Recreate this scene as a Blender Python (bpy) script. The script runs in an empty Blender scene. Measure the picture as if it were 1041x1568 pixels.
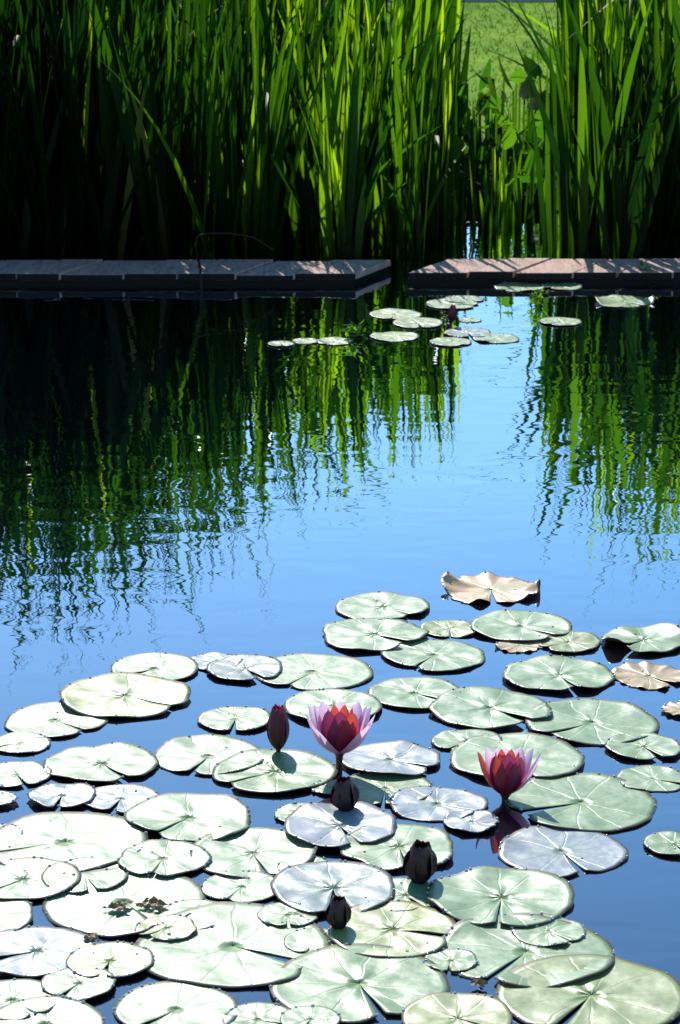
import bpy, math, random
import numpy as np
from mathutils import Vector
random.seed(7); rng=np.random.default_rng(7)
S=bpy.context.scene
S.view_settings.view_transform='Standard'; S.view_settings.look='None'; S.view_settings.exposure=0
# ---------------- camera
H=1.45; PITCH=math.radians(15.5); FOV=math.radians(22.0); F=784/math.tan(FOV/2)
cd=bpy.data.cameras.new("camera"); cam=bpy.data.objects.new("camera",cd); S.collection.objects.link(cam)
cam.location=(0,0,H); cam.rotation_euler=(math.pi/2-PITCH,0,0)
cd.sensor_fit='VERTICAL'; cd.angle=FOV; cd.clip_end=3000; cd.clip_start=.05
cd.dof.use_dof=True; cd.dof.focus_distance=4.5; cd.dof.aperture_fstop=13
S.camera=cam
def pixel_to_plane(u,v,z=0.0):  # projects an image pixel onto the level at height z, to place objects
    x=(u-520.5)/F; y=(784-v)/F
    dy=math.cos(PITCH)+y*math.sin(PITCH); dz=-math.sin(PITCH)+y*math.cos(PITCH)
    t=(z-H)/dz
    return x*t, dy*t, t
# ---------------- world / sun
SE=math.radians(39); SA=math.radians(-13)
w=bpy.data.worlds.new("World"); S.world=w; w.use_nodes=True
nt=w.node_tree; sky=nt.nodes.new('ShaderNodeTexSky'); sky.sky_type='NISHITA'; sky.sun_disc=False
sky.sun_elevation=SE; sky.sun_rotation=SA; sky.dust_density=.2; sky.ozone_density=4.5; sky.air_density=1.2
hs=nt.nodes.new('ShaderNodeHueSaturation'); hs.inputs['Saturation'].default_value=1.2
nt.links.new(sky.outputs[0],hs.inputs['Color']); nt.links.new(hs.outputs[0],nt.nodes['Background'].inputs[0]); nt.nodes['Background'].inputs[1].default_value=.15
ld=bpy.data.lights.new("sun",'SUN'); ld.energy=5; ld.angle=math.radians(.5); ld.color=(1,.97,.91)
sun=bpy.data.objects.new("sun",ld); S.collection.objects.link(sun)
sv=Vector((math.sin(SA)*math.cos(SE),math.cos(SA)*math.cos(SE),math.sin(SE)))
sun.rotation_euler=(-sv).to_track_quat('-Z','Y').to_euler(); sun.location=(-3,15,12)
# ---------------- helpers
def mat(name):
    m=bpy.data.materials.new(name); m.use_nodes=True; n=m.node_tree
    return m,n,n.nodes['Principled BSDF']
def N(n,t,**k):
    x=n.nodes.new(t)
    for a,b in k.items(): setattr(x,a,b)
    return x
def ramp(n,src,pts):
    r=n.nodes.new('ShaderNodeValToRGB'); e=r.color_ramp.elements
    while len(e)<len(pts): e.new(.5)
    for i,(p,c) in enumerate(pts): e[i].position=p; e[i].color=(*c,1) if len(c)==3 else c
    n.links.new(src,r.inputs[0]); return r.outputs[0]
def mix(n,f,a,b,bt='MIX'):
    x=n.nodes.new('ShaderNodeMix'); x.data_type='RGBA'; x.blend_type=bt
    for i,v in ((0,f),(6,a),(7,b)):
        if hasattr(v,'links'): n.links.new(v,x.inputs[i])
        else: x.inputs[i].default_value = v if i==0 else (*v,1)
    return x.outputs[2]
def math_(n,op,a,b=0.0,c=0.0):
    x=n.nodes.new('ShaderNodeMath'); x.operation=op
    for i,v in enumerate((a,b,c)):
        if hasattr(v,'links'): n.links.new(v,x.inputs[i])
        else: x.inputs[i].default_value=v
    return x.outputs[0]
def noise(n,scale,detail=4,vec=None,rough=.55,dist=0):
    x=n.nodes.new('ShaderNodeTexNoise'); x.inputs['Scale'].default_value=scale; x.inputs['Detail'].default_value=detail
    x.inputs['Roughness'].default_value=rough; x.inputs['Distortion'].default_value=dist
    if vec is None:
        g=n.nodes.new('ShaderNodeNewGeometry'); vec=g.outputs['Position']
    n.links.new(vec,x.inputs['Vector']); return x.outputs[0]
def obj(name,verts,faces,mats,smooth=True,midx=None,uvs=None,attrs=None):
    me=bpy.data.meshes.new(name); me.from_pydata([tuple(map(float,v)) for v in verts],[],[tuple(map(int,f)) for f in faces])
    for m in mats: me.materials.append(m)
    if smooth: me.polygons.foreach_set('use_smooth',[True]*len(me.polygons))
    if midx is not None: me.polygons.foreach_set('material_index',midx)
    if uvs is not None:
        ul=me.uv_layers.new(name='UVMap'); li=np.zeros(len(me.loops),dtype=np.int32); me.loops.foreach_get('vertex_index',li)
        ul.data.foreach_set('uv',np.asarray(uvs,dtype=np.float32)[li].ravel())
    if attrs:
        for k,v in attrs.items():
            a=me.attributes.new(k,'FLOAT','POINT'); a.data.foreach_set('value',np.asarray(v,dtype=np.float32))
    me.update(); o=bpy.data.objects.new(name,me); S.collection.objects.link(o); return o

# ---------------- water
m,n,p=mat("pond_water")
g=N(n,'ShaderNodeNewGeometry')
mp=N(n,'ShaderNodeMapping'); mp.inputs['Scale'].default_value=(.8,1.3,1); n.links.new(g.outputs['Position'],mp.inputs[0])
n1=noise(n,8,1,mp.outputs[0],.4,.4); n2=noise(n,24,1,mp.outputs[0]); n3=noise(n,.9,2)
amp=ramp(n,n3,[(.35,(.35,)*3),(.65,(1,)*3)])
hh=math_(n,'ADD',n1,math_(n,'MULTIPLY',n2,.13)); hh=math_(n,'MULTIPLY',hh,amp)
b=N(n,'ShaderNodeBump'); b.inputs['Strength'].default_value=1; b.inputs['Distance'].default_value=.0017; n.links.new(hh,b.inputs['Height'])
d=N(n,'ShaderNodeBsdfDiffuse'); n.links.new(ramp(n,noise(n,1.3,6),[(.4,(.001,.006,.016)),(.7,(.007,.014,.010))]),d.inputs[0])
gl=N(n,'ShaderNodeBsdfGlossy'); gl.inputs[0].default_value=(.80,.92,1,1); gl.inputs['Roughness'].default_value=.0
n.links.new(b.outputs[0],gl.inputs['Normal'])
lw=N(n,'ShaderNodeLayerWeight'); lw.inputs[0].default_value=.5
rf=math_(n,'MINIMUM',math_(n,'MULTIPLY_ADD',math_(n,'POWER',lw.outputs['Facing'],3.6),2.5,.05),.92)
mx=N(n,'ShaderNodeMixShader'); n.links.new(rf,mx.inputs[0]); n.links.new(d.outputs[0],mx.inputs[1]); n.links.new(gl.outputs[0],mx.inputs[2])
n.links.new(mx.outputs[0],n.nodes['Material Output'].inputs[0]); WATER=m
obj("pond_water",[(-7,-2,0),(7,-2,0),(7,9.3,0),(-7,9.3,0)],[(0,1,2,3)],[WATER],False)
# ---------------- ground
m,n,p=mat("lawn_grass")
c=ramp(n,noise(n,14,6),[(.35,(.14,.26,.015)),(.6,(.24,.38,.03)),(.8,(.30,.42,.06))])
c2=mix(n,ramp(n,noise(n,.8,4),[(.4,(0,)*3),(.7,(1,)*3)]),c,(.12,.24,.02)); 
sx=N(n,'ShaderNodeSeparateXYZ'); gg=N(n,'ShaderNodeNewGeometry'); n.links.new(gg.outputs['Position'],sx.inputs[0])
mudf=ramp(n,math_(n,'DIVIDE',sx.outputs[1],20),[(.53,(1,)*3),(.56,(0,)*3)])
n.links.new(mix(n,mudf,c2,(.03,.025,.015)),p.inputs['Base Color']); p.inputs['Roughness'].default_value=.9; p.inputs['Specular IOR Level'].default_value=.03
xs=[-900,-60,-8,-6.9,-6.7,-3,0,3,6.7,6.9,8,60,900]; ys=[-900,-20,-3,-1.9,-1.7,3,8.9,9.2,11,14,20,40,120,900]
V=[];Fc=[]
for y in ys:
    for x in xs:
        ins=(-6.8<x<6.8 and -1.8<y<9.0)
        V.append((x,y,-.5 if ins else .05))
for j in range(len(ys)-1):
    for i in range(len(xs)-1):
        a=j*len(xs)+i; Fc.append((a,a+1,a+1+len(xs),a+len(xs)))
obj("ground",V,Fc,[m],False)
TUFT,n,p=mat("lawn_tuft"); n.links.new(ramp(n,noise(n,5,3),[(.35,(.16,.32,.015)),(.7,(.32,.46,.04))]),p.inputs['Base Color']); p.inputs['Specular IOR Level'].default_value=.02; p.inputs['Roughness'].default_value=.9
V=[];Fc=[]
for i in range(9000):
    x=random.uniform(-.6,2.6); y=random.uniform(11.1,17.5); k=len(V); a=random.random()*6.28; h=random.uniform(.012,.035); lx=random.gauss(0,.02); ly=random.gauss(0,.02)
    V+=[(x-.004*math.cos(a),y-.004*math.sin(a),.048),(x+.004*math.cos(a),y+.004*math.sin(a),.048),(x+lx,y+ly,.05+h)]; Fc.append((k,k+1,k+2))
obj("lawn_grass_tufts",V,Fc,[TUFT],False)
m,n,p=mat("path_stone"); n.links.new(ramp(n,noise(n,6,5),[(.3,(.35,.34,.33)),(.7,(.5,.49,.47))]),p.inputs['Base Color']); p.inputs['Roughness'].default_value=.8
def box(V,Fc,x0,x1,y0,y1,z0,z1,sh=0):
    k=len(V); V+= [(x0,y0,z0),(x1,y0,z0),(x1+sh,y1,z0),(x0+sh,y1,z0),(x0,y0,z1),(x1,y0,z1),(x1+sh,y1,z1),(x0+sh,y1,z1)]
    Fc+=[(k,k+3,k+2,k+1),(k+4,k+5,k+6,k+7),(k,k+1,k+5,k+4),(k+1,k+2,k+6,k+5),(k+2,k+3,k+7,k+6),(k+3,k,k+4,k+7)]
V=[];Fc=[]; box(V,Fc,-30,30,17.75,19.2,.04,.09); box(V,Fc,-30,30,17.65,17.75,.04,.12)
obj("garden_path",V,Fc,[m],False)
# ---------------- ledge
m,n,p=mat("weathered_planks")
at=N(n,'ShaderNodeAttribute',attribute_name='rnd')
g=N(n,'ShaderNodeNewGeometry'); mp=N(n,'ShaderNodeMapping'); mp.inputs['Scale'].default_value=(6,1,1); mp.inputs['Rotation'].default_value=(0,0,.35); n.links.new(g.outputs['Position'],mp.inputs[0])
gr=noise(n,14,6,mp.outputs[0])
c=ramp(n,gr,[(.3,(.28,.18,.14)),(.55,(.56,.39,.31)),(.75,(.68,.50,.41))])
c=mix(n,at.outputs['Fac'],c,mix(n,.5,c,(.62,.34,.24)))
n.links.new(c,p.inputs['Base Color']); p.inputs['Roughness'].default_value=.7; p.inputs['Specular IOR Level'].default_value=.2
b=N(n,'ShaderNodeBump'); b.inputs['Distance'].default_value=.006; n.links.new(gr,b.inputs['Height']); n.links.new(b.outputs[0],p.inputs['Normal'])
LEDGE=m
FAS,n_,p_=mat("dark_timber"); p_.inputs['Base Color'].default_value=(.012,.009,.008,1); p_.inputs['Roughness'].default_value=.6; p_.inputs['Specular IOR Level'].default_value=.2  # near-black timber for plank fronts and the fascia below
def ledge(xa,xb,yf,yb,sh):
    V=[];Fc=[];A=[];M=[]
    x=xa
    while x<xb-.02:
        x2=min(xb,x+random.uniform(.11,.19))
        if xb-x2<.07:x2=xb
        zt=.036+random.uniform(-.003,.003); k=len(V)
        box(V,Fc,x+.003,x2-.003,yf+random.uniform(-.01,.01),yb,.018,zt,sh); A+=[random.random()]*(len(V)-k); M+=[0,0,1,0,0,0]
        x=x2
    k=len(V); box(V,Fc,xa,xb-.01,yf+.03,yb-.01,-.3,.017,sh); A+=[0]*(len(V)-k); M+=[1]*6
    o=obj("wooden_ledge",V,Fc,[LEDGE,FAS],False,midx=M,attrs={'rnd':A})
    bv=o.modifiers.new('bevel','BEVEL'); bv.width=.003; bv.segments=2
ledge(-5.2,.05,7.75,7.99,.11); ledge(.20,5.2,7.77,8.01,.13)
# ---------------- reed leaves
def leafmat(name,cols,trans,tw=.55,rough=.42,spec=.2):
    m,n,p=mat(name); at=N(n,'ShaderNodeAttribute',attribute_name='rnd'); s=N(n,'ShaderNodeAttribute',attribute_name='len')
    c=ramp(n,at.outputs['Fac'],cols)
    t=ramp(n,at.outputs['Fac'],trans)
    ff=ramp(n,s.outputs['Fac'],[(.05,(.35,.35,.25)),(.5,(1,1,1))])  # darker blade bases: shade low among the reeds put into the colour
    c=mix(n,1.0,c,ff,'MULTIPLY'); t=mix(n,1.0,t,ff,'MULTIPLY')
    n.links.new(c,p.inputs['Base Color']); p.inputs['Roughness'].default_value=rough; p.inputs['Specular IOR Level'].default_value=spec
    tr=N(n,'ShaderNodeBsdfTranslucent'); n.links.new(t,tr.inputs[0])
    mx=N(n,'ShaderNodeMixShader'); mx.inputs[0].default_value=tw
    n.links.new(p.outputs[0],mx.inputs[1]); n.links.new(tr.outputs[0],mx.inputs[2]); n.links.new(mx.outputs[0],n.nodes['Material Output'].inputs[0])
    return m
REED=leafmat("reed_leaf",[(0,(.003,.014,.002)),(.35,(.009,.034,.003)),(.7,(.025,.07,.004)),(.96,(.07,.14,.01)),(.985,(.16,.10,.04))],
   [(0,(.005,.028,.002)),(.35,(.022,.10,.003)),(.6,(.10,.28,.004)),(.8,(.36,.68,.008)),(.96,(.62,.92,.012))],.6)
def Hx(x,y):
    px=520+x*F/ max(y,8.1)
    h=float(np.interp(px,[-300,0,150,300,430,530,620,690,740,800,860,950,1030,1300],[1.55,1.53,1.46,1.34,1.08,.92,.84,.70,.6,.72,.93,1.18,1.34,1.4]))
    return (1.45+h)*y/8.3-1.45
def blades(name,clumps,mats,minlean=0):
    V=[];Fc=[];A=[];L=[];k=0; ns=8
    for (bx,by,bz,h0,nb,ws) in clumps:
        fan=random.uniform(0,math.pi); cr=random.random()
        for i in range(nb):
            f=(i+.5)/nb*2-1
            x=bx+math.cos(fan)*f*.05+random.gauss(0,.015); y=max(8.04,by+math.sin(fan)*f*.05+random.gauss(0,.015))
            h=h0*(1-.28*abs(f)*random.random()-.45*random.random()**1.4)
            la=fan if f>0 else fan+math.pi; la+=random.gauss(0,.5)
            lean=.04+.18*abs(f)*random.random()+abs(random.gauss(0,.05)); bend=max(0,random.gauss(.05,.08))
            px=520+x*F/y
            if 610<px<900 and y>8.3: lean*=.5; bend*=.5
            elif random.random()<.06: lean+=.35; bend+=.25; h*=.8
            wd=random.uniform(.008,.020)*ws; psi=fan+random.gauss(0,.7); tw=random.gauss(0,.7)
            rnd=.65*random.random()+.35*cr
            left=min(1,max(0,(x+1.0)/.75)); rnd*=.3+.7*left  # blades darken toward the left: shade of unbuilt trees painted into their colour
            if random.random()<.012: rnd=1
            fold=random.uniform(.55,.85) if random.random()<.04 else 2
            for j in range(ns):
                s=j/(ns-1)
                off=(lean*s+bend*s*s)*h; z=h*s*(1-.3*(lean+bend)*s)
                if s>fold: z-= (s-fold)*h*1.5; off+=(s-fold)*h*.4
                cx=x+math.cos(la)*off; cy=y+math.sin(la)*off
                ww=wd*(.75+.5*s if s<.5 else 1.0)*(1-s**3.2) if s<1 else .0004
                a=psi+tw*s; dx=math.cos(a)*ww; dy=math.sin(a)*ww; nx=-math.sin(a)*ww*.25; ny=math.cos(a)*ww*.25
                V+=[(cx-dx,cy-dy,bz+z),(cx+nx,cy+ny,bz+z),(cx+dx,cy+dy,bz+z)]
                A+=[rnd]*3; L+=[s]*3
                if j: 
                    q=k+3*j; Fc+=[(q-3,q-2,q+1,q),(q-2,q-1,q+2,q+1)]
            k+=3*ns
    return obj(name,V,Fc,mats,True,attrs={'rnd':A,'len':L})
cl=[]
for i in range(490):
    y=8.06+ (random.random()**1.2)*2.9; x=random.uniform(-3.0,.34+ (y-8)*.03)
    if x>-.45 and random.random()<(.45 if y<9 else .2): continue
    hh_=Hx(x,y)*random.uniform(.75,1.03)
    cl.append((x,y,-.02,hh_,random.randint(7,11),1))
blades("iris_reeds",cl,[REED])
cl=[]
for i in range(270):
    y=8.06+(random.random()**1.2)*2.4; x=random.uniform(.62+max(0,(y-8))*.15,3.0)
    if x<1.0 and y<9 and random.random()<.2: continue
    cl.append((x,y,-.02,Hx(x,y)*random.uniform(.72,1.03),random.randint(7,10),1))
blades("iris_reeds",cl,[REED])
cl=[]
for i in range(44):
    y=random.uniform(8.6,10.6); x=random.uniform(.35,1.0); cl.append((x,y,-.01,random.uniform(.18,.42),6,.6))
blades("inlet_sedge",cl,[REED])
# bent dry reed stalk at the ledge
DRY,n_,p_=mat("dry_reed"); p_.inputs['Base Color'].default_value=(.035,.022,.012,1); p_.inputs['Specular IOR Level'].default_value=.1
def stalk(name,pts,r,m):
    V=[];Fc=[]
    for i,P in enumerate(pts):
        rr=r*(1-.6*i/(len(pts)-1))
        for j in range(5): V.append((P[0]+rr*math.cos(j*1.257),P[1]+rr*.5*math.sin(j*1.257),P[2]+rr*math.sin(j*1.257)))
    for i in range(len(pts)-1):
        for j in range(5): Fc.append((i*5+j,i*5+(j+1)%5,(i+1)*5+(j+1)%5,(i+1)*5+j))
    return obj(name,V,Fc,[m])
stalk("bent_reed_stalk",[(-.41,7.70,0),(-.415,7.72,.06),(-.43,7.75,.12),(-.425,7.78,.145),(-.40,7.8,.15),(-.33,7.83,.146),(-.26,7.85,.13),(-.2,7.86,.09)],.004,DRY)
# ---------------- broadleaf plants
BROAD=leafmat("broad_leaf",[(0,(.012,.05,.006)),(1,(.03,.09,.012))],[(0,(.04,.20,.006)),(1,(.22,.50,.015))],.6,.6,.05)
def leafcloud(name,specs):
    V=[];Fc=[];A=[];L=[]
    for (x,y,z,ln,wd,az,el,roll,rnd) in specs:
        d=Vector((math.cos(az)*math.cos(el),math.sin(az)*math.cos(el),math.sin(el)))
        sd=Vector((-math.sin(az),math.cos(az),0)); up=d.cross(sd); sd=sd*math.cos(roll)+up*math.sin(roll); up=d.cross(sd)
        k=len(V); P=Vector((x,y,z))
        for t,wf in ((0,.05),(.2,.8),(.45,1),(.75,.6),(1,.02)):
            c=P+d*ln*t-up*(-.18*ln*t*t)
            V+=[c-sd*wd*wf+up*-.15*wd*wf,c,c+sd*wd*wf+up*-.15*wd*wf]; A+=[rnd]*3; L+=[.5+t/2]*3
        for j in range(4):
            q=k+3*j; Fc+=[(q,q+1,q+4,q+3),(q+1,q+2,q+5,q+4)]
        if z>.1 :
            k=len(V); r=.004
            V+=[(x-r,y,z),(x+r,y,z),(x+r,y-.02,-.02),(x-r,y-.02,-.02)]; A+=[rnd]*4; L+=[.2]*4; Fc.append((k,k+1,k+2,k+3))
    return obj(name,V,Fc,[BROAD],True,attrs={'rnd':A,'len':L})
sp=[]
for i in range(170):
    x=random.uniform(.38,1.1); y=random.uniform(8.9,10.6)
    sp.append((x,y,random.uniform(.05,.34)*(y-6.9)/2.7,random.uniform(.06,.15),random.uniform(.018,.042),random.uniform(0,6.28),random.uniform(-.2,1.3),random.uniform(-.6,.6),random.random()))
leafcloud("arrowhead_plants",sp)
for (u,v) in ((540,520),(822,470),(990,432)):
    X,Y,t=pixel_to_plane(u,v,0); sp=[]
    for i in range(44):
        z=random.uniform(.004,.045); sp.append((X+random.gauss(0,.014),Y+random.gauss(0,.014),z,random.uniform(.014,.026),.005,random.random()*6.28,random.uniform(-.2,.8),0,1))
    leafcloud("water_weed_sprig",sp)
# ---------------- lily pads
def padmat(name,c0,c1,vein,rough=.36,brown=.3):
    m,n,p=mat(name); uv=N(n,'ShaderNodeUVMap'); sp=N(n,'ShaderNodeSeparateXYZ'); n.links.new(uv.outputs[0],sp.inputs[0])
    ang=sp.outputs[0]; rad=sp.outputs[1]
    oi=N(n,'ShaderNodeObjectInfo')
    nz=noise(n,12,3); nf=noise(n,60,3)
    a2=math_(n,'ADD',ang,math_(n,'MULTIPLY',nz,.06))
    w_=math_(n,'ABSOLUTE',math_(n,'SINE',math_(n,'MULTIPLY',a2,math.pi*11)))
    vw=math_(n,'SUBTRACT',1,math_(n,'MULTIPLY',w_,math_(n,'MULTIPLY_ADD',rad,6,1.6)))
    vw=math_(n,'MAXIMUM',vw,0)
    c=mix(n,ramp(n,nz,[(.35,(0,)*3),(.65,(1,)*3)]),c0,c1)
    c=mix(n,math_(n,'MULTIPLY',oi.outputs['Random'],.8),c,tuple(v*k for v,k in zip(c0,(.55,.68,.5))))
    c=mix(n,math_(n,'MULTIPLY',vw,.25),c,vein)
    cen=ramp(n,rad,[(.0,(1,)*3),(.55,(0,)*3)])
    c=mix(n,math_(n,'MULTIPLY',cen,.4),c,(.20,.34,.10))
    eb=ramp(n,math_(n,'ADD',rad,math_(n,'MULTIPLY',nf,.06)),[(.985,(0,)*3),(1.02,(1,)*3)])
    c=mix(n,math_(n,'MULTIPLY',eb,.85),c,(.13,.06,.03))
    sb=ramp(n,noise(n,28,2),[(.66,(0,)*3),(.73,(1,)*3)])
    c=mix(n,math_(n,'MULTIPLY',sb,brown),c,(.22,.15,.05))
    n.links.new(c,p.inputs['Base Color']); n.links.new(math_(n,'MULTIPLY_ADD',nf,.3,rough-.12),p.inputs['Roughness'])
    p.inputs['IOR'].default_value=1.8
    b=N(n,'ShaderNodeBump'); b.inputs['Distance'].default_value=.004; b.inputs['Strength'].default_value=.7
    n.links.new(math_(n,'ADD',math_(n,'MULTIPLY',vw,-.10),math_(n,'ADD',nz,math_(n,'MULTIPLY',nf,.12))),b.inputs['Height']); n.links.new(b.outputs[0],p.inputs['Normal'])
    return m
PM={'g':padmat("lily_pad_green",(.26,.38,.15),(.36,.46,.25),(.48,.57,.36)),
    'y':padmat("lily_pad_yellow",(.40,.42,.14),(.32,.39,.12),(.48,.5,.26),brown=.6),
    't':padmat("lily_pad_withered",(.72,.40,.20),(.58,.44,.20),(.6,.44,.28),brown=.7),
    'p':padmat("lily_pad_silvery",(.30,.34,.36),(.42,.44,.48),(.52,.52,.54),.33)}
RIM,n_,p_=mat("lily_pad_rim"); p_.inputs['Base Color'].default_value=(.14,.08,.05,1); p_.inputs['Roughness'].default_value=.35
UND,n_,p_=mat("lily_pad_underside"); p_.inputs['Base Color'].default_value=(.12,.035,.05,1); p_.inputs['Roughness'].default_value=.5
EDGE=[]
def pad(cx,cy,wpx,kind,z,curl=0.0,notch=None):
    if cy>800: wpx*=1.04
    X,Y,t=pixel_to_plane(cx,cy,z); R=wpx/F*t/2; q0=min(1,R/.1)
    nr,na=9,84
    d=random.uniform(.01,.12); na0=random.uniform(-2.8,-.3) if notch is None else notch
    ph=[random.uniform(0,6.28) for _ in range(8)]; el=random.uniform(.90,1.0); ea=random.random()*3.14; ir=random.uniform(.3,1.4)
    tilt=random.gauss(0,.006),random.gauss(0,.006); wa=(.0012*ir+curl*.006)*q0; fold=random.uniform(-.02,.05)*q0
    V=[];UV=[];Fc=[]
    for i in range(nr+1):
        q=(i/nr)**.8
        for j in range(na+1):
            th=d+(2*math.pi-2*d)*j/na; a=th+na0
            dn=min(th-d,2*math.pi-d-th)
            rr=R*(1-.12*math.exp(-(dn/.14)**2))*(1+ir*(.022*math.sin(3*a+ph[0])+.016*math.sin(5*a+ph[6])+.011*math.sin(9*a+ph[1])+.006*math.sin(19*a+ph[2])))
            if kind=='t': rr*=1+.05*math.sin(11*a+ph[3])*math.sin(4*a)
            rr*=el+(1-el)*abs(math.cos(a-ea))
            r=rr*q
            if i==0: r=R*.01
            zz=z+wa*(q**2)*(math.sin(2*a+ph[3])+.9*math.sin(4*a+ph[4])+.6*math.sin(7*a+ph[5]))
            zz+=curl*R*.20*max(0,math.sin(2*a+ph[5]))**2*q**4
            if kind=='t': zz+=.004*q**3*math.sin(11*a+ph[3])*q0
            zz+=fold*abs(math.sin(th))*r*.6-fold*R*.25
            zz+=.0010*math.sin(6*a+ph[1])*math.sin(q*7+ph[2])*q0
            zz-=.0015*(1-q)*q0
            zz+=.0014*math.exp(-(dn/.3)**2)*q*q0
            x=math.cos(a)*r; y=math.sin(a)*r; zz+=x*tilt[0]+y*tilt[1]
            if q>.92: zz+=.0006*((q-.92)/.08)*q0
            V.append((X+x,Y+y,max(zz,.0013)));UV.append((th/(2*math.pi),q))
            if (i==nr and random.random()<.15) or (2<i<nr and random.random()<.0012): EDGE.append((X+x*.985,Y+y*.985,max(zz,.0013)))
    for i in range(nr):
        for j in range(na):
            a=i*(na+1)+j; Fc.append((a,a+na+1,a+na+2,a+1))
    o=obj("lily_pad",V,Fc,[PM[kind],RIM,UND],True,uvs=UV)
    s=o.modifiers.new('thick','SOLIDIFY'); s.thickness=.0011; s.offset=-1; s.material_offset=2; s.material_offset_rim=1
    return o
PADS=[(752,903,145,'t',.7),(585,928,142,'g',0),(572,970,155,'g',0),(688,962,85,'y',.2),(798,958,150,'g',.1),(795,988,70,'t',.2),(870,982,98,'y',0),
(985,978,128,'g',.6),(665,1002,157,'g',0),(855,1032,165,'g',.1),(995,1035,118,'t',.1),(237,1022,135,'g',0),(190,1064,195,'y',.1),(330,1012,80,'p',0),
(375,1022,120,'p',0),(480,1028,178,'g',0),(635,1060,142,'g',0),(750,1083,180,'g',0),(907,1105,197,'g',.1),(985,1142,115,'g',0),(85,1102,155,'g',0),
(360,1100,110,'g',0),(510,1080,145,'g',0),(32,1137,90,'g',0),(155,1168,170,'g',0),(320,1157,165,'g',.15),(420,1180,185,'g',0),(598,1162,150,'p',.1),
(715,1134,105,'g',0),(790,1158,200,'g',0),(1000,1192,108,'g',0),(25,1185,105,'g',0),(95,1217,100,'p',.1),(185,1222,120,'p',0),(290,1250,195,'g',.1),
(590,1207,150,'g',0),(505,1205,55,'g',0),(520,1263,180,'p',.45),(670,1230,145,'p',.1),(722,1257,85,'p',.3),(890,1228,232,'g',0),(100,1288,245,'g',0),
(250,1313,135,'g',0),(387,1305,190,'g',.1),(610,1295,182,'g',0),(860,1303,192,'p',0),(1032,1292,92,'g',.1),(510,1358,198,'p',0),(370,1357,120,'g',0),
(35,1345,170,'g',0),(190,1380,250,'g',.1),(620,1370,125,'g',0),(767,1372,220,'g',.1),(357,1447,290,'g',0),(600,1422,195,'y',0),(805,1457,262,'g',.25),
(55,1455,175,'p',.1),(168,1470,130,'y',.1),(550,1505,268,'g',0),(18,1530,140,'g',0),(270,1545,190,'g',0),(905,1522,280,'y',0),(700,1558,165,'y',.2),
(395,1560,110,'g',0),(70,1566,175,'g',0),(0,1275,70,'g',0),(-20,1400,150,'g',0),(-5,1222,60,'g',0),(840,1425,110,'g',.2),(1045,1085,60,'t',0),
(470,1330,95,'g',0),(130,1340,130,'g',.1),(255,1420,90,'y',.1),(480,1440,90,'g',0),(440,1400,90,'g',0),(300,1400,110,'g',0),
(460,1245,80,'g',0),(120,1505,110,'g',.1),(690,1470,80,'g',0),(475,1560,90,'g',0),
(605,481,82,'g',0),(692,465,85,'g',0),(640,494,80,'g',0),(605,515,75,'g',0),(430,526,42,'g',0),(468,522,42,'g',0),(512,522,55,'g',0),(690,523,65,'g',0),
(760,518,72,'g',0),(716,509,75,'p',0),(795,439,78,'g',0),(860,438,62,'g',.1),(858,492,65,'g',0),(955,461,95,'g',.35),(710,458,60,'g',0),(720,490,35,'g',0)]
for i,(cx,cy,wp,k,cu) in enumerate(PADS): pad(cx,cy,wp,k,.0018+.0011*((i*2)%5)*(1 if cy>800 else .4),cu)
for i in range(34):
    a=random.choice([-1,1]); x=a*random.uniform(.8,2.2); y=random.uniform(2.0,4.6)
    if abs(x)<.15*y+.14: continue
    zz=.0018+.0011*(i%5)
    t=y*math.cos(PITCH)+(H-zz)*math.sin(PITCH)
    u=520.5+F*x/t; v=784-F*((y*math.sin(PITCH)-(H-zz)*math.cos(PITCH))/t)
    pad(u,v,random.uniform(.16,.26)*F/t,random.choice('gggpy'),zz)
# ---------------- droplets
m,n,p=mat("water_drop"); p.inputs['Base Color'].default_value=(.5,.55,.55,1); p.inputs['Roughness'].default_value=.1; p.inputs['IOR'].default_value=1.6
V=[];Fc=[]
for (x,y,z) in EDGE:
    r=random.uniform(.0012,.0027); k=len(V)
    for i in range(4):
        f=i/3*math.pi/2
        for j in range(8):
            V.append((x+r*math.cos(f)*math.cos(j*.785),y+r*math.cos(f)*math.sin(j*.785),z+r*.8*math.sin(f)))
    for i in range(3):
        for j in range(8):
            Fc.append((k+i*8+j,k+i*8+(j+1)%8,k+(i+1)*8+(j+1)%8,k+(i+1)*8+j))
obj("water_droplets",V,Fc,[m])
# ---------------- flowers
def petalmat(name,base,tip,tb,tt,tw):
    m,n,p=mat(name); uv=N(n,'ShaderNodeUVMap'); sp=N(n,'ShaderNodeSeparateXYZ'); n.links.new(uv.outputs[0],sp.inputs[0])
    st=math_(n,'MULTIPLY_ADD',math_(n,'SINE',math_(n,'MULTIPLY',sp.outputs[0],60)),.04,0)
    f=math_(n,'ADD',sp.outputs[1],st)
    c=ramp(n,f,[(.1,base),(.85,tip)]); t=ramp(n,f,[(.1,tb),(.8,tt)])
    n.links.new(c,p.inputs['Base Color']); p.inputs['Roughness'].default_value=.4
    tr=N(n,'ShaderNodeBsdfTranslucent'); n.links.new(t,tr.inputs[0]); mx=N(n,'ShaderNodeMixShader'); mx.inputs[0].default_value=tw
    n.links.new(p.outputs[0],mx.inputs[1]); n.links.new(tr.outputs[0],mx.inputs[2]); n.links.new(mx.outputs[0],n.nodes['Material Output'].inputs[0]); return m
SEP=petalmat("sepal_maroon",(.12,.008,.03),(.34,.04,.13),(.14,.006,.02),(.45,.05,.15),.33)
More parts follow.
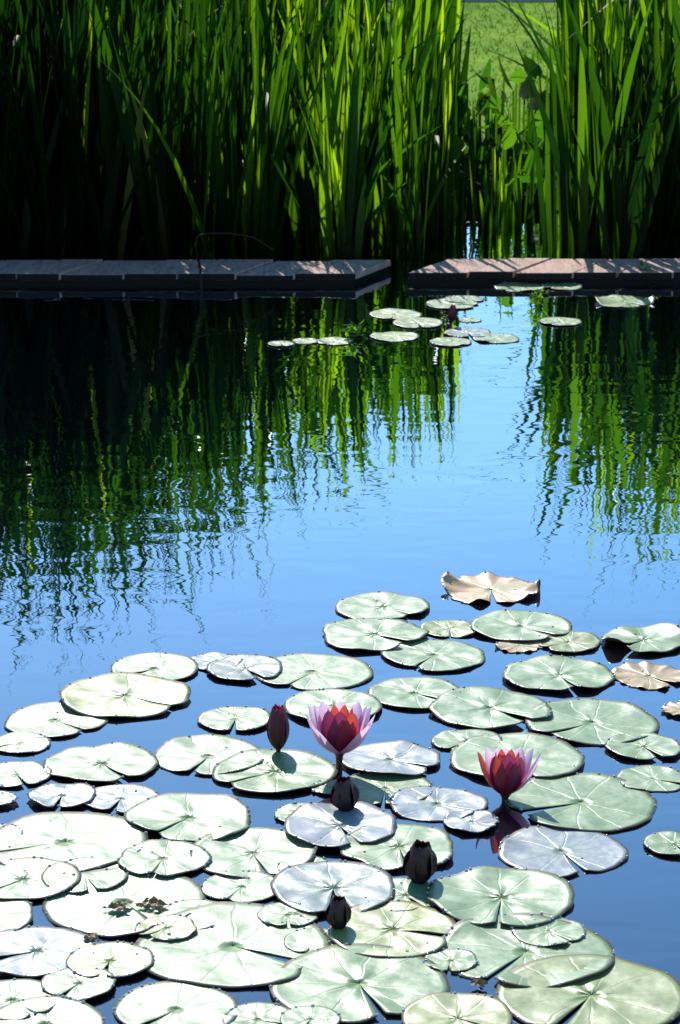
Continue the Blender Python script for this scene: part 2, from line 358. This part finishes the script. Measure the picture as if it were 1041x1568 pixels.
PET=petalmat("petal_pink",(.70,.18,.50),(.94,.72,.90),(.72,.12,.42),(.97,.70,.93),.5)
INN=petalmat("petal_red",(.26,.01,.04),(.38,.05,.09),(.62,.03,.02),(.78,.12,.06),.45)
BUD=petalmat("bud_maroon",(.06,.010,.016),(.15,.010,.04),(.16,.01,.01),(.30,.01,.05),.22)
DBUD=petalmat("bud_dark",(.02,.008,.012),(.045,.012,.02),(.04,.01,.01),(.08,.01,.02),.12)
STM,n_,p_=mat("lily_stem"); p_.inputs['Base Color'].default_value=(.07,.02,.02,1); p_.inputs['Roughness'].default_value=.4
STA,n_,p_=mat("stamens"); p_.inputs['Base Color'].default_value=(.8,.42,.04,1)
def petal(V,Fc,UV,MI,az,op,curl,L,W,mi,cz,r0=.006,cup=.35):
    k=len(V); nt_,ns_=10,6; r=r0; z=cz
    for i in range(nt_+1):
        t=i/nt_; al=op+.75*(1-t)**2*1.0-curl*t
        if i: r+=math.sin(al)*L/nt_; z+=math.cos(al)*L/nt_
        wd=W*max(.02,math.sin(math.pi*(.12+.88*t**.95)))**.6*(1 if t<1 else .02)
        for j in range(ns_+1):
            s=j/ns_*2-1; inn=cup*W*s*s*(wd/W)
            rx=r-inn*math.cos(al); zz=z+inn*math.sin(al)
            V.append((rx*math.cos(az)-s*wd*math.sin(az),rx*math.sin(az)+s*wd*math.cos(az),zz)); UV.append((j/ns_,t))
    for i in range(nt_):
        for j in range(ns_):
            a=k+i*(ns_+1)+j; Fc.append((a,a+1,a+ns_+2,a+ns_+1)); MI.append(mi)
def stem(V,Fc,UV,MI,z1,mi,r=.004):
    k=len(V)
    for i,zz in enumerate((-.02,z1*.5,z1,z1+.008)):
        rr=r*(1,1,1.2,2.2)[i]
        for j in range(8): V.append((rr*math.cos(j*.785),rr*math.sin(j*.785),zz)); UV.append((0,0))
    for i in range(3):
        for j in range(8): Fc.append((k+i*8+j,k+i*8+(j+1)%8,k+(i+1)*8+(j+1)%8,k+(i+1)*8+j)); MI.append(mi)
def flower(u,v,L,z0,outer,name="water_lily_flower",lean=(0,0)):
    V=[];Fc=[];UV=[];MI=[]
    stem(V,Fc,UV,MI,z0,3,.005)
    c=z0+.004
    for (az,op,lf,mi) in outer: petal(V,Fc,UV,MI,math.radians(az),op,.26,L*lf,.019*L/.08,mi,c+(.001 if mi==1 else 0),.006)
    for i in range(7): petal(V,Fc,UV,MI,i*2*math.pi/7+.3,.14,.25,L*.88,.013*L/.08,2,c+.003,.004)
    for i in range(14): petal(V,Fc,UV,MI,i*2*math.pi/14,.2,.3,L*.4,.0025,4,c+.004,.005)
    o=obj(name,V,Fc,[SEP,PET,INN,STM,STA],True,midx=MI,uvs=UV)
    X,Y,t=pixel_to_plane(u,v,0); o.location=(X,Y,0); o.rotation_euler=(lean[0],lean[1],0); return o
flower(519,1182,.084,.026,[(-90,.20,1.0,0),(-52,.26,.98,2),(-128,.22,1.0,0),(-15,.55,1.04,1),(-165,.55,1.04,1),(20,.50,1.02,1),(160,.52,1.02,1),(50,.42,1,1),(130,.42,1,1),(90,.36,.95,1),(-38,.64,.95,1),(-142,.66,.92,1),(5,.36,1.03,1),(175,.36,1.03,1)],lean=(0,.02))
flower(773,1226,.076,.006,[(-90,.14,1.02,0),(-140,.20,.95,2),(-45,.22,.95,0),(-8,.50,1.12,1),(15,.38,1.06,1),(172,.48,1.02,2),(150,.36,.98,1),(45,.28,.98,1),(95,.24,.9,1),(125,.24,.92,1)],lean=(0,.04))
def bud(u,v,h,wd,z0,lean=(0,0),m=None,name="water_lily_bud"):
    V=[];Fc=[];UV=[];MI=[]
    stem(V,Fc,UV,MI,z0,1,.0035)
    for i in range(4): petal(V,Fc,UV,MI,i*math.pi/2+.5,-.06,.24,h,wd*.8,0,z0+.003,wd*.35,.6)
    for i in range(4): petal(V,Fc,UV,MI,i*math.pi/2+1.28,-.06,.22,h*.96,wd*.75,2,z0+.004,wd*.25,.6)
    o=obj(name,V,Fc,[m or BUD,STM,m or SEP],True,midx=MI,uvs=UV)
    X,Y,t=pixel_to_plane(u,v,0); o.location=(X,Y,0); o.rotation_euler=(lean[0],lean[1],0); return o
bud(426,1153,.072,.021,.006); bud(641,1352,.060,.032,.001,(.1,.05),DBUD); bud(518,1424,.045,.023,.001,(.05,0),DBUD); bud(690,499,.05,.016,.01,(.1,.1))
bud(531,1243,.052,.029,.001,(.05,-.12),DBUD)
# ---------------- debris
m,n,p=mat("leaf_debris"); n.links.new(ramp(n,noise(n,200,4),[(.35,(.16,.09,.03)),(.7,(.40,.28,.10))]),p.inputs['Base Color'])
V=[];Fc=[]
for (u,v,s,c,z) in ((185,1390,22,20,.006),(235,1386,22,24,.006),(140,1436,12,10,.006),(735,1508,12,12,.006),(210,1388,50,8,.006)):
    for i in range(c):
        X,Y,t=pixel_to_plane(u+random.gauss(0,s*.45),v+random.gauss(0,3.5),z); r=random.uniform(.003,.008); k=len(V); a0=random.random()*6
        for j in range(6): V.append((X+r*random.uniform(.6,1.3)*math.cos(a0+j*1.047),Y+r*random.uniform(.4,1)*math.sin(a0+j*1.047),z+random.uniform(-.0,.5)*r))
        V.append((X,Y,z+r*random.uniform(.4,1.2)))
        for j in range(6): Fc.append((k+j,k+(j+1)%6,k+6))
obj("leaf_debris",V,Fc,[m],False)
